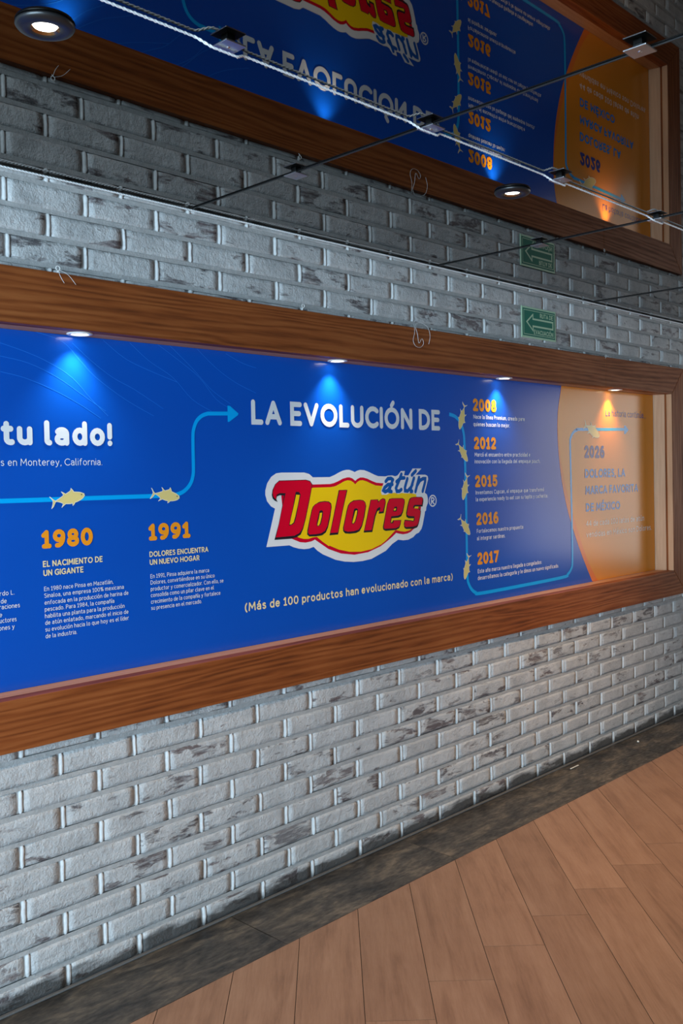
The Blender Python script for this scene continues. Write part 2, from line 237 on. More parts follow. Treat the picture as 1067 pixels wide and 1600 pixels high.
# ---- flat print: polygons and strokes lying at depth y (x, z on the wall)
def dec(s): return [(2.0 + int(a) / 1e4, 1.0 + int(b) / 1e4) for a, b in (t.split(',') for t in s.split())]
def add_poly(bm, pts, y, mi=0):
    vs_ = [bm.verts.new((x, y, z)) for x, z in pts]
    for t in tessellate_polygon([[Vector((x, z, 0)) for x, z in pts]]):
        f = bm.faces.new([vs_[i] for i in t]); f.normal_update()
        if f.normal.y > 0: f.normal_flip()
        f.material_index = mi
LAYER = [0]
def add_stroke(bm, pts, wd, y, mi=0, cap=True, nc=5):
    """flat ribbon with round ends and joins"""
    P = [Vector(p) for p in pts]; h = wd / 2
    if len(P) < 2: return
    def face(vl):
        LAYER[0] += 1
        f = bm.faces.new(vl); f.normal_update()
        if f.normal.y > 0: f.normal_flip()
        f.material_index = mi
    def vt(p): return bm.verts.new((p.x, y - 4e-6 * (LAYER[0] % 48), p.y))
    dirs = [(b - a).normalized() if (b - a).length > 1e-9 else Vector((1, 0)) for a, b in zip(P, P[1:])]
    L, Rr = [], []
    for i, p in enumerate(P):
        d0 = dirs[max(i - 1, 0)]; d1 = dirs[min(i, len(dirs) - 1)]
        n0 = Vector((-d0.y, d0.x)); n1 = Vector((-d1.y, d1.x)); m = n0 + n1
        if m.length > 0.9:
            m.normalize(); k = h / max(0.6, m.dot(n1))
            L.append((p + m * k, p + m * k)); Rr.append((p - m * k, p - m * k))
        else:
            L.append((p + n0 * h, p + n1 * h)); Rr.append((p - n0 * h, p - n1 * h))
            face([vt(p + h * Vector((math.cos(t), math.sin(t)))) for t in [2 * math.pi * j / 12 for j in range(12)]])
    for i in range(len(P) - 1):
        face([vt(L[i][1]), vt(Rr[i][1]), vt(Rr[i + 1][0]), vt(L[i + 1][0])])
    if cap:
        for p, d in ((P[0], -dirs[0]), (P[-1], dirs[-1])):
            a0 = math.atan2(d.y, d.x)
            face([vt(p + h * Vector((math.cos(a0 + math.pi * (j / nc - 0.5)), math.sin(a0 + math.pi * (j / nc - 0.5))))) for j in range(nc + 1)])
def smooth_path(pts, n=4):
    P = [Vector(p) for p in pts]; out = []
    for i in range(len(P) - 1):
        a, b, c, d = P[max(i - 1, 0)], P[i], P[i + 1], P[min(i + 2, len(P) - 1)]
        for k in range(n):
            t = k / n
            out.append(0.5 * ((2 * b) + (-a + c) * t + (2 * a - 5 * b + 4 * c - d) * t * t + (-a + 3 * b - 3 * c + d) * t ** 3))
    out.append(P[-1]); return [tuple(v) for v in out]

# ------------------------------------------------------------------ rounded stroke lettering (centre lines in a unit em)
def E(cx, cy, rx, ry, a0=0, a1=360, n=None):
    n = n or max(4, int(abs(a1 - a0) / 20))
    return [(cx + rx * math.cos(R(a0 + (a1 - a0) * i / n)), cy + ry * math.sin(R(a0 + (a1 - a0) * i / n))) for i in range(n + 1)]
X = 0.70   # x-height
def glyphs():
    G = {}
    def g(c, wd, *s): G[c] = (wd, [list(k) for k in s])
    g('A', .72, [(0, 0), (.36, 1), (.72, 0)], [(.12, .30), (.60, .30)])
    g('B', .55, [(0, 0), (0, 1), (.26, 1)] + E(.26, .76, .24, .24, 80, -80) + [(.24, .52), (.02, .52)], [(.24, .52)] + E(.27, .26, .28, .26, 80, -80) + [(.26, 0), (0, 0)])
    g('C', .70, E(.44, .5, .44, .5, 48, 312))
    g('D', .68, [(0, 0), (0, 1), (.2, 1)] + E(.22, .5, .46, .5, 85, -85) + [(.2, 0), (0, 0)])
    g('E', .48, [(.48, 1), (0, 1), (0, 0), (.48, 0)], [(0, .52), (.42, .52)])
    g('F', .46, [(.46, 1), (0, 1), (0, 0)], [(0, .5), (.40, .5)])
    g('G', .76, E(.44, .5, .44, .5, 48, 300) + [(.76, .16), (.76, .46), (.50, .46)])
    g('H', .66, [(0, 0), (0, 1)], [(.66, 0), (.66, 1)], [(0, .52), (.66, .52)])
    g('I', .0, [(0, 0), (0, 1)])
    g('L', .44, [(0, 1), (0, 0), (.44, 0)])
    g('M', .80, [(0, 0), (.06, 1), (.40, .30), (.74, 1), (.80, 0)])
    g('N', .66, [(0, 0), (0, 1), (.66, 0), (.66, 1)])
    g('O', .88, E(.44, .5, .44, .5, 90, 450, 22))
    g('P', .52, [(0, 0), (0, 1), (.26, 1)] + E(.27, .73, .25, .27, 85, -85) + [(.26, .46), (0, .46)])
    g('R', .56, [(0, 0), (0, 1), (.26, 1)] + E(.27, .74, .26, .26, 85, -85) + [(.26, .48), (0, .48)], [(.26, .48), (.56, 0)])
    g('S', .50, E(.25, .76, .24, .24, 40, 200) + E(.25, .26, .25, .26, 60, -150))
    g('T', .62, [(0, 1), (.62, 1)], [(.31, 1), (.31, 0)])
    g('U', .64, [(0, 1), (0, .32)] + E(.32, .32, .32, .32, 190, 350) + [(.64, .32), (.64, 1)])
    g('V', .70, [(0, 1), (.35, 0), (.70, 1)])
    g('X', .62, [(0, 0), (.62, 1)], [(0, 1), (.62, 0)])
    g('a', .46, E(.22, .5, .22, .2, 150, 10) + [(.44, .46), (.44, 0)], E(.22, .20, .22, .20, 60, 300) + [(.44, .16)], [(.30, .39), (.44, .39)])
    g('b', .48, [(0, 1.05), (0, 0)], E(.24, X / 2, .24, X / 2, 180, 540, 16))
    g('c', .42, E(.25, X / 2, .25, X / 2, 50, 310))
    g('d', .48, [(.48, 1.05), (.48, 0)], E(.24, X / 2, .24, X / 2, 0, 360, 16))
    g('e', .48, [(.02, .36), (.47, .38)] + E(.24, X / 2, .24, X / 2, 15, 318))
    g('f', .32, [(.11, 0), (.11, .80)] + E(.30, .80, .19, .22, 180, 80), [(0, X), (.28, X)])
    g('g', .48, E(.24, X / 2, .24, X / 2, 0, 360, 16), [(.48, X), (.48, -.06)] + E(.24, -.06, .24, .22, -5, -140))
    g('h', .44, [(0, 1.05), (0, 0)], [(0, .42)] + E(.22, .46, .22, .24, 170, 5) + [(.44, 0)])
    g('i', .0, [(0, X), (0, 0)], [(0, .97), (.005, .985)])
    g('j', .12, [(.12, X), (.12, -.10)] + E(-.02, -.10, .14, .16, 0, -90), [(.12, .97), (.125, .985)])
    g('l', .10, [(0, 1.05), (0, .12)] + E(.12, .12, .12, .12, 190, 265))
    g('m', .74, [(0, X), (0, 0)], [(0, .44)] + E(.185, .48, .185, .22, 170, 5) + [(.37, 0)], [(.37, .44)] + E(.555, .48, .185, .22, 170, 5) + [(.74, 0)])
    g('n', .44, [(0, X), (0, 0)], [(0, .42)] + E(.22, .46, .22, .24, 170, 5) + [(.44, 0)])
    g('o', .50, E(.25, X / 2, .25, X / 2, 90, 450, 16))
    g('p', .48, [(0, X), (0, -.27)], E(.24, X / 2, .24, X / 2, 180, 540, 16))
    g('q', .48, [(.48, X), (.48, -.27)], E(.24, X / 2, .24, X / 2, 0, 360, 16))
    g('r', .27, [(0, X), (0, 0)], [(0, .40)] + E(.24, .44, .24, .26, 175, 80))
    g('s', .36, E(.18, .53, .17, .17, 40, 205) + E(.18, .18, .18, .18, 60, -150))
    g('t', .32, [(.12, .95), (.12, .18)] + E(.29, .18, .17, .18, 185, 290), [(0, X), (.30, X)])
    g('u', .44, [(0, X), (0, .24)] + E(.22, .24, .22, .24, 190, 350) + [(.44, .24)], [(.44, X), (.44, 0)])
    g('v', .48, [(0, X), (.24, 0), (.48, X)])
    g('x', .44, [(0, 0), (.44, X)], [(0, X), (.44, 0)])
    g('y', .48, [(0, X), (.25, .02)], [(.48, X), (.20, -.14), (.12, -.25), (.0, -.26)])
    g('z', .40, [(0, X), (.40, X), (0, 0), (.40, 0)])
    g('0', .54, E(.27, .5, .27, .5, 90, 450, 20))
    g('1', .34, [(0, .78), (.20, 1), (.20, 0)], [(.02, 0), (.36, 0)])
    g('2', .50, E(.25, .73, .24, .27, 160, -25) + [(.02, 0), (.52, 0)])
    g('4', .56, [(.40, 0), (.40, 1), (0, .28), (.56, .28)])
    g('5', .50, [(.46, 1), (.08, 1), (.04, .56)] + E(.23, .31, .27, .31, 110, -150))
    g('6', .52, E(.26, .30, .26, .30, 180, 540, 18), [(0, .30)] + E(.34, .42, .34, .58, 175, 80))
    g('7', .50, [(0, 1), (.50, 1), (.16, 0)])
    g('8', .52, E(.26, .75, .22, .25, 90, 450, 16), E(.26, .25, .26, .25, 90, 450, 16))
    g('9', .52, E(.26, .70, .26, .30, 0, 360, 18), [(.52, .70)] + E(.18, .58, .34, .58, -5, -100))
    g('.', .0, [(0, 0), (.005, .01)])
    g(',', .04, [(.05, .04), (0, -.14)])
    g(':', .0, [(0, .04), (.005, .05)], [(0, .56), (.005, .57)])
    g('!', .0, [(0, 1), (0, .36)], [(0, 0), (.005, .01)])
    g('(', .20, E(.40, .42, .40, .68, 125, 235))
    g(')', .20, E(-.20, .42, .40, .68, 55, -55))
    g('%', .76, E(.16, .78, .16, .22, 90, 450, 12), E(.60, .22, .16, .22, 90, 450, 12), [(.62, 1), (.14, 0)])
    def acc(new, base, dx, dy):
        wd, s = G[base]; s = [list(k) for k in s]
        if base == 'i': s = s[:1]
        G[new] = (wd, s + [[(wd / 2 - .02 + dx, dy), (wd / 2 + .10 + dx, dy + .17)]])
    for n_, b_ in zip('áéíóú', 'aeiou'): acc(n_, b_, 0, .92)
    for n_, b_ in zip('ÉÓ', 'EO'): acc(n_, b_, 0, 1.24)
    wd, s = G['n']; G['ñ'] = (wd, s + [[(.05, .90), (.14, .96), (.28, .90), (.38, .96)]])
    return G
GL = glyphs()
def lettering(bm, text, x0, z0, width, cap, t, y, mi=0, gap=0.16, word=None):
    """set one line so that its ink spans x0..x0+width, capitals cap high; t = stroke weight over cap height"""
    pen = 0.0; strokes = []; wi = 0
    for ch in text:
        if ch == ' ': pen += 0.30 + t * .3; wi += 1; continue
        wd, ss = GL[ch]
        for s in ss: strokes.append([(pen + t / 2 + a * (1 - t * .35), t / 2 + b * (1 - t)) for a, b in s] + [wi])
        pen += wd * (1 - t * .35) + t + gap - t * .25
    xs = [p[0] for s in strokes for p in s[:-1]]
    lo, hi = min(xs) - t / 2, max(xs) + t / 2
    k = width / (hi - lo)
    m = min(k, cap)                     # weight follows the narrower scale
    for s in strokes:
        if word is not None and s[-1] != word: continue
        pts = [(x0 + (a - lo) * k, z0 + b * cap) for a, b in s[:-1]]
        add_stroke(bm, pts, t * (0.5 * m + 0.5 * cap), y, mi, nc=4 if cap < .03 else 8)

# ------------------------------------------------------------------ materials
def brick_material():
    m, nt, b = new_mat('whitewashed_brick')
    at = nt.nodes.new('ShaderNodeAttribute'); at.attribute_name = 'tone'
    sep = nt.nodes.new('ShaderNodeSeparateXYZ'); nt.links.new(at.outputs['Vector'], sep.inputs[0])
    v = coords(nt, (1, 1, 1), attr_offset='tone')
    # limewash, slightly uneven
    wash_n = noise_n(nt, v, 9, 5, 0.6)
    wash = ramp(nt, [(0.25, (0.40, 0.405, 0.405)), (0.58, (0.55, 0.55, 0.545)), (0.85, (0.62, 0.615, 0.605))], wash_n)
    # worn patches: long horizontal blots, different on every brick
    vw = coords(nt, (9, 4, 26), attr_offset='tone')
    blot = noise_n(nt, vw, 0.9, 6, 0.62, 0.4)
    thr = math_n(nt, 'MULTIPLY_ADD', sep.outputs[1], -0.17); nt.nodes[-1].inputs[2].default_value = 0.640
    d = math_n(nt, 'SUBTRACT', blot, thr)
    brk = noise_n(nt, coords(nt, (10, 5, 70), attr_offset='tone'), 1.0, 6, 0.7)
    worn = math_n(nt, 'MULTIPLY', math_n(nt, 'MULTIPLY', d, 15.0, True), math_n(nt, 'MULTIPLY', math_n(nt, 'SUBTRACT', brk, 0.36), 5.5, True))
    streak = noise_n(nt, coords(nt, (22, 6, 95), attr_offset='tone'), 1.0, 5, 0.65)
    st = math_n(nt, 'MULTIPLY', math_n(nt, 'SUBTRACT', streak, 0.57), 8.0, True)
    face = ramp(nt, [(0.0, (0.085, 0.075, 0.08)), (0.5, (0.13, 0.095, 0.098)), (0.8, (0.19, 0.185, 0.19)), (1.0, (0.135, 0.062, 0.055))], sep.outputs[2])
    c1 = mix(nt, math_n(nt, 'MULTIPLY', st, 0.42), wash.outputs[0], (0.20, 0.19, 0.195))
    c2 = mix(nt, math_n(nt, 'MULTIPLY', worn, 0.92), c1, face.outputs[0])
    # mop grime along the foot of the wall
    tc = nt.nodes.new('ShaderNodeTexCoord'); s2 = nt.nodes.new('ShaderNodeSeparateXYZ'); nt.links.new(tc.outputs['Object'], s2.inputs[0])
    gn = noise_n(nt, coords(nt, (3, 1, 14)), 1.6, 5, 0.6)
    edge = math_n(nt, 'MULTIPLY_ADD', gn, 0.11); nt.nodes[-1].inputs[2].default_value = 0.003
    gr = math_n(nt, 'MULTIPLY', math_n(nt, 'SUBTRACT', edge, s2.outputs[2]), 42.0, True)
    c3 = mix(nt, math_n(nt, 'MULTIPLY', gr, 0.88), c2, (0.030, 0.028, 0.026))
    nt.links.new(c3, b.inputs['Base Color'])
    b.inputs['Roughness'].default_value = 0.62; b.inputs['Specular IOR Level'].default_value = 0.35
    h = math_n(nt, 'ADD', noise_n(nt, v, 46, 6, 0.6), math_n(nt, 'MULTIPLY', noise_n(nt, v, 150, 4, 0.6), 0.5))
    h2 = math_n(nt, 'SUBTRACT', h, math_n(nt, 'MULTIPLY', worn, 0.35))
    bump(nt, b, h2, 0.75, 0.007)
    return m
def mortar_material(name, a, c):
    m, nt, b = new_mat(name)
    v = coords(nt)
    r = ramp(nt, [(0.3, a), (0.75, c)], noise_n(nt, v, 30, 5, 0.65))
    tc = nt.nodes.new('ShaderNodeTexCoord'); s2 = nt.nodes.new('ShaderNodeSeparateXYZ'); nt.links.new(tc.outputs['Object'], s2.inputs[0])
    gr = math_n(nt, 'MULTIPLY', math_n(nt, 'SUBTRACT', 0.035, s2.outputs[2]), 42.0, True)
    nt.links.new(mix(nt, math_n(nt, 'MULTIPLY', gr, 0.8), r.outputs[0], (0.04, 0.037, 0.034)), b.inputs['Base Color'])
    b.inputs['Roughness'].default_value = 0.85
    bump(nt, b, noise_n(nt, v, 140, 5, 0.7), 0.6, 0.004)
    return m
M = {}
M['brick'] = brick_material()
M['bed'] = mortar_material('bed_mortar', (0.35, 0.35, 0.345), (0.48, 0.48, 0.47))
M['head'] = mortar_material('head_mortar', (0.54, 0.54, 0.53), (0.66, 0.66, 0.65))
def floor_wood():
    m, nt, b = new_mat('wood_look_porcelain')
    at = nt.nodes.new('ShaderNodeAttribute'); at.attribute_name = 'tone'
    sep = nt.nodes.new('ShaderNodeSeparateXYZ'); nt.links.new(at.outputs['Vector'], sep.inputs[0])
    v = coords(nt, (1, 1, 1), attr_offset='tone')
    mp = nt.nodes.new('ShaderNodeMapping'); mp.vector_type = 'TEXTURE'
    mp.inputs['Rotation'].default_value = (0, 0, R(45)); mp.inputs['Scale'].default_value = (1.0, 0.085, 1)
    nt.links.new(v, mp.inputs[0])
    g = noise_n(nt, mp.outputs[0], 1.7, 7, 0.62, 0.8)
    fine = noise_n(nt, mp.outputs[0], 13.0, 6, 0.7)
    blot = noise_n(nt, v, 5.5, 4, 0.55)
    k = math_n(nt, 'ADD', math_n(nt, 'MULTIPLY', g, 0.55), math_n(nt, 'ADD', math_n(nt, 'MULTIPLY', fine, 0.28), math_n(nt, 'MULTIPLY', blot, 0.24)))
    cr = ramp(nt, [(0.36, (0.165, 0.082, 0.044)), (0.52, (0.26, 0.138, 0.078)), (0.70, (0.325, 0.186, 0.111))], k)
    ton = math_n(nt, 'MULTIPLY_ADD', sep.outputs[1], 0.16); nt.nodes[-1].inputs[2].default_value = 0.92
    cc = nt.nodes.new('ShaderNodeCombineXYZ')
    for i in range(3): nt.links.new(ton, cc.inputs[i])
    nt.links.new(mix(nt, 1.0, cr.outputs[0], cc.outputs[0], 'MULTIPLY'), b.inputs['Base Color'])
    b.inputs['Roughness'].default_value = 0.42; b.inputs['Specular IOR Level'].default_value = 0.4
    bump(nt, b, k, 0.12, 0.003)
    return m
def slate():
    m, nt, b = new_mat('dark_slate')
    at = nt.nodes.new('ShaderNodeAttribute'); at.attribute_name = 'tone'
    v = coords(nt, (2.2, 6, 3), attr_offset='tone')
    n1 = noise_n(nt, v, 2.0, 7, 0.65, 0.6); n2 = noise_n(nt, v, 11, 5, 0.6)
    k = math_n(nt, 'ADD', math_n(nt, 'MULTIPLY', n1, 0.7), math_n(nt, 'MULTIPLY', n2, 0.3))
    cr = ramp(nt, [(0.40, (0.016, 0.015, 0.014)), (0.52, (0.055, 0.047, 0.038)), (0.66, (0.15, 0.12, 0.085))], k)
    nt.links.new(cr.outputs[0], b.inputs['Base Color'])
    rr = ramp(nt, [(0.3, 0.62), (0.7, 0.40)], n2); nt.links.new(rr.outputs[0], b.inputs['Roughness'])
    bump(nt, b, k, 0.5, 0.006)
    return m
M['plank'] = floor_wood(); M['slate'] = slate()
M['grout'] = plain('dark_grout', (0.035, 0.028, 0.024), 0.9)
M['caulk'] = plain('grey_sealant', (0.12, 0.12, 0.118), 0.6, bump_amt=0.3)
M['wood_x'] = wood('stained_pine_beam', (0.075, 0.018, 0.005), (0.230, 0.060, 0.0145), (0.37, 0.122, 0.036), 'X', 0.5)
M['wood_z'] = wood('stained_pine_post', (0.075, 0.018, 0.005), (0.230, 0.060, 0.0145), (0.37, 0.122, 0.036), 'Z', 0.5)
M['lin_x'] = wood('lit_lining_board', (0.40, 0.19, 0.095), (0.52, 0.27, 0.15), (0.60, 0.34, 0.20), 'X', 0.45, 0.08)  # inner faces paler than the beams: spotlight glow put into the colour
M['lin_z'] = wood('lit_jamb_board', (0.50, 0.26, 0.14), (0.62, 0.35, 0.20), (0.70, 0.42, 0.26), 'Z', 0.45, 0.08)  # jamb paler still, its lit look painted into the wood colour
m, nt, b = new_mat('smoked_mirror')
cr = ramp(nt, [(0.3, (0.138, 0.122, 0.108)), (0.7, (0.155, 0.138, 0.122))], noise_n(nt, coords(nt), 0.8, 2))
nt.links.new(cr.outputs[0], b.inputs['Base Color'])
b.inputs['Metallic'].default_value = 1.0; b.inputs['Roughness'].default_value = 0.012
M['mirror'] = m
M['black'] = plain('black_enamel', (0.012, 0.012, 0.013), 0.35)
M['bar'] = plain('dark_metal_bar', (0.05, 0.05, 0.05), 0.35, 0.8)
M['alu'] = plain('brushed_aluminium', (0.55, 0.56, 0.57), 0.32, 1.0, bump_amt=0.2)
M['rope'] = plain('silver_cord', (0.92, 0.94, 0.96), 0.25, 0.1)
M['trim'] = plain('white_trim', (0.75, 0.74, 0.72), 0.4)
M['bronze'] = plain('bronze_reflector', (0.45, 0.27, 0.12), 0.25, 1.0)
M['lamp_cool'] = emit('lamp_face_cool', (1.0, 0.96, 0.90), 9.0)
M['lamp_warm'] = emit('lamp_face_warm', (1.0, 0.80, 0.52), 8.0)
M['plaster'] = plain('grey_plaster', (0.16, 0.155, 0.15), 0.8, bump_amt=0.2)
M['dark_frame'] = plain('dark_window_frame', (0.03, 0.03, 0.03), 0.4)
M['hook'] = plain('white_hook', (0.8, 0.8, 0.78), 0.35)
M['crumb'] = plain('pale_crumb', (0.75, 0.70, 0.60), 0.7)
INK_ROUGH = 0.2
def ink(name, col, rough=INK_ROUGH): return plain(name, col, rough, spec=0.5, vary=0.02, bump_scale=40)
m, nt, b = new_mat('printed_blue')
v = coords(nt)
tc = nt.nodes.new('ShaderNodeTexCoord'); s2 = nt.nodes.new('ShaderNodeSeparateXYZ'); nt.links.new(tc.outputs['Object'], s2.inputs[0])
c = mix(nt, noise_n(nt, v, 1.2, 2), (0.002, 0.075, 0.46), (0.003, 0.092, 0.52))
nt.links.new(c, b.inputs['Base Color']); b.inputs['Roughness'].default_value = INK_ROUGH
M['blue'] = m
INK = {'white': ink('ink_white', (0.78, 0.80, 0.82)), 'orange': ink('ink_orange', (0.95, 0.33, 0.015)), 'cream': ink('ink_cream', (0.90, 0.74, 0.40)),
       'cyan': ink('ink_cyan', (0.0, 0.40, 0.90)), 'navy': ink('ink_navy', (0.02, 0.035, 0.26)), 'mid': ink('ink_mid_blue', (0.01, 0.22, 0.68)),
       'pale': ink('ink_pale', (0.85, 0.78, 0.72)), 'fish': ink('ink_fish', (0.84, 0.66, 0.24)), 'fishrim': ink('ink_fish_rim', (0.90, 0.86, 0.70)), 'eye': ink('ink_eye', (0.12, 0.12, 0.10)),
       'field': ink('ink_orange_field', (0.80, 0.27, 0.015)), 'band': ink('ink_orange_band', (0.80, 0.19, 0.025)), 'wave': ink('ink_wave', (0.01, 0.15, 0.66)),
       'red': ink('ink_red', (0.66, 0.0, 0.022)), 'black': ink('ink_black', (0.018, 0.014, 0.022)), 'yellow': ink('ink_yellow', (0.90, 0.60, 0.004)),
       'border': ink('ink_crimson', (0.60, 0.0, 0.022)), 'tag': ink('ink_tag_blue', (0.004, 0.10, 0.42))}

# ------------------------------------------------------------------ the room
RX0, RX1, RY0 = -3.0, 8.3, -6.0
BRICK_L, PITCH, ROW0 = 0.2609, 0.0811, -0.0046     # module, first bed joint
HOLE = (XL, XO - 0.004, FZ[0] + 0.004, FZ[3] - 0.004)

def build_brick_wall():
    bm = bmesh.new()
    tone = bm.verts.layers.float_vector.new('tone')
    rows = int((H - ROW0) / PITCH) + 1
    JV, JH = 0.021, 0.0125
    def one(x0, x1, z0, z1, rnd):
        nx = max(2, int(round((x1 - x0) / 0.021))); nz = 5
        dx, dz = (x1 - x0), (z1 - z0)
        if dx < 0.012 or dz < 0.008: return
        ins = min(0.0026, dx * .2, dz * .2)
        us = [0, ins] + [ins + (dx - 2 * ins) * i / nx for i in range(1, nx)] + [dx - ins, dx]
        ws = [0, ins] + [ins + (dz - 2 * ins) * i / nz for i in range(1, nz)] + [dz - ins, dz]
        tilt, tilt2, push = random.uniform(-.004, .004), random.uniform(-.012, .012), random.uniform(-.0012, .0016)
        seed = Vector((rnd[0] * 50, rnd[1] * 50, rnd[2] * 50))
        grid = []
        for j, wz in enumerate(ws):
            line = []
            for i, ux in enumerate(us):
                edge = min(i, len(us) - 1 - i, j, len(ws) - 1 - j)
                px, pz = x0 + ux, z0 + wz
                nv = noise.noise_vector(Vector((px * 24, 0, pz * 24)) + seed)
                n2 = noise.noise(Vector((px * 9, 3, pz * 16)) + seed)
                y = push + tilt * (ux / dx - .5) + tilt2 * (wz - dz / 2) - 0.0017 * n2 - 0.0009 * nv.y
                if edge == 0:
                    y = 0.0062
                    px += 0.0014 * nv.x; pz += 0.0012 * nv.z
                elif edge == 1:
                    y += 0.0006 + 0.0007 * nv.y
                    px += 0.0022 * nv.x; pz += 0.0016 * nv.z
                # round the corners off a little
                ci = min(i, len(us) - 1 - i); cj = min(j, len(ws) - 1 - j)
                if ci <= 1 and cj <= 1:
                    px += 0.0022 * (1 if i < 2 else -1); pz += 0.0016 * (1 if j < 2 else -1)
                vv = bm.verts.new((px, y, pz)); vv[tone] = Vector(rnd); line.append(vv)
            grid.append(line)
        for j in range(len(ws) - 1):
            for i in range(len(us) - 1):
                bm.faces.new((grid[j][i], grid[j][i + 1], grid[j + 1][i + 1], grid[j + 1][i])).smooth = True
    xs0, xs1 = RX0 + 0.02, RX1 - 0.02; JX = {}
    for k in range(rows):
        zb, zt = ROW0 + PITCH * k + JH / 2, ROW0 + PITCH * (k + 1) - JH / 2
        zb = max(zb, 0.004); zt = min(zt, H - 0.004)
        xoff = 1.418 + (BRICK_L / 2 if k % 2 else 0)
        n0 = int(math.floor((xs0 - xoff) / BRICK_L)); n1 = int(math.ceil((xs1 - xoff) / BRICK_L))
        jit = {n: random.uniform(-.006, .006) for n in range(n0, n1 + 2)}
        for n in jit: JX[(k, n)] = jit[n]
        for n in range(n0, n1 + 1):
            x0 = max(xs0, xoff + BRICK_L * n + jit[n] + JV / 2); x1 = min(xs1, xoff + BRICK_L * (n + 1) + jit[n + 1] - JV / 2)
            if x1 - x0 < 0.02: continue
            rnd = (random.random(), random.random() ** 1.6, random.random())
            zz0, zz1 = zb + random.uniform(-.0015, .0015), zt + random.uniform(-.0015, .0015)
            hx0, hx1, hz0, hz1 = HOLE
            if x1 <= hx0 or x0 >= hx1 or zz1 <= hz0 or zz0 >= hz1: one(x0, x1, zz0, zz1, rnd); continue
            if x0 < hx0: one(x0, hx0, zz0, zz1, rnd)
            if x1 > hx1: one(hx1, x1, zz0, zz1, rnd)
            a, c_ = max(x0, hx0), min(x1, hx1)
            if zz0 < hz0: one(a, c_, zz0, hz0, rnd)
            if zz1 > hz1: one(a, c_, hz1, zz1, rnd)
    # raised bead of white slurry along every head joint
    def bead(x, z0, z1):
        n = 7; m_ = 6; r = random.uniform(.0062, .0085); ph = random.uniform(0, 99); g = []
        for j in range(n + 1):
            t = j / n; z = z0 + (z1 - z0) * t; rr = r * (1 + .22 * noise.noise(Vector((ph, z * 60, 1)))); dx = .0022 * noise.noise(Vector((ph, z * 38, 7)))
            k = min(1.0, .55 + 3.2 * min(t, 1 - t))
            g.append([bm.verts.new((x + .0035 + dx - rr * k * math.cos(math.pi * i / m_), .0085 - (.0105 + .0012 * noise.noise(Vector((ph, z * 70, 3)))) * k * math.sin(math.pi * i / m_), z)) for i in range(m_ + 1)])
        for j in range(n):
            for i in range(m_):
                f = bm.faces.new((g[j][i], g[j][i + 1], g[j + 1][i + 1], g[j + 1][i])); f.material_index = 2; f.smooth = True
    for k in range(rows):
        xoff = 1.418 + (BRICK_L / 2 if k % 2 else 0)
        za, zc = max(.004, ROW0 + PITCH * k + JH / 2 - .001), min(H - .004, ROW0 + PITCH * (k + 1) - JH / 2 + .001)
        for n in range(-20, 30):
            x = xoff + BRICK_L * n + JX.get((k, n), 0)
            if not xs0 + .02 < x < xs1 - .02 or zc - za < .01: continue
            hx0, hx1, hz0, hz1 = HOLE
            if x < hx0 - .01 or x > hx1 + .01 or zc <= hz0 or za >= hz1: bead(x, za, zc)
            else:
                if za < hz0 - .008: bead(x, za, hz0)
                if zc > hz1 + .008: bead(x, hz1, zc)
    # mortar bed behind the brick faces, head joints whiter than bed joints
    def quad(x0, x1, z0, z1, mi):
        nx = max(1, int((x1 - x0) / 0.05)); nz = max(1, int((z1 - z0) / 0.01))
        g = [[bm.verts.new((x0 + (x1 - x0) * i / nx, (0.0016 if mi == 1 else 0.0085) + 0.0016 * noise.noise(Vector((x0 + (x1 - x0) * i / nx, 5, z0 + (z1 - z0) * j / nz)) * 45), z0 + (z1 - z0) * j / nz)) for i in range(nx + 1)] for j in range(nz + 1)]
        for j in range(nz):
            for i in range(nx):
                f = bm.faces.new((g[j][i], g[j][i + 1], g[j + 1][i + 1], g[j + 1][i])); f.material_index = mi; f.smooth = True
    hx0, hx1, hz0, hz1 = HOLE
    for k in range(rows + 1):
        z = ROW0 + PITCH * k
        for (za, zc, mi) in ((z - JH / 2 - .001, z + JH / 2 + .001, 1), (z + JH / 2 + .001, z + PITCH - JH / 2 - .001, 2)):
            za, zc = max(0, za), min(H, zc)
            if zc - za < 1e-4: continue
            for (xa, xc, z0, z1) in ((xs0, hx0, za, zc), (hx1, xs1, za, zc), (hx0, hx1, za, min(zc, hz0)), (hx0, hx1, max(za, hz1), zc)):
                if xc - xa > 1e-4 and z1 - z0 > 1e-4: quad(xa, xc, z0, z1, mi)
    # backing mass of the wall round the recess
    for lo, hi in (((RX0, .02, 0), (RX1, .30, hz0)), ((RX0, .02, hz1), (RX1, .30, H)), ((RX0, .02, hz0), (hx0, .30, hz1)), ((hx1, .02, hz0), (RX1, .30, hz1)), ((hx0, .16, hz0), (hx1, .30, hz1))):
        add_box(bm, lo, hi, mi=1)
    return structure(link('wall_back', bm, [M['brick'], M['bed'], M['head']]), 'white-washed worn brick wall around the framed mural', 'wall')
build_brick_wall()

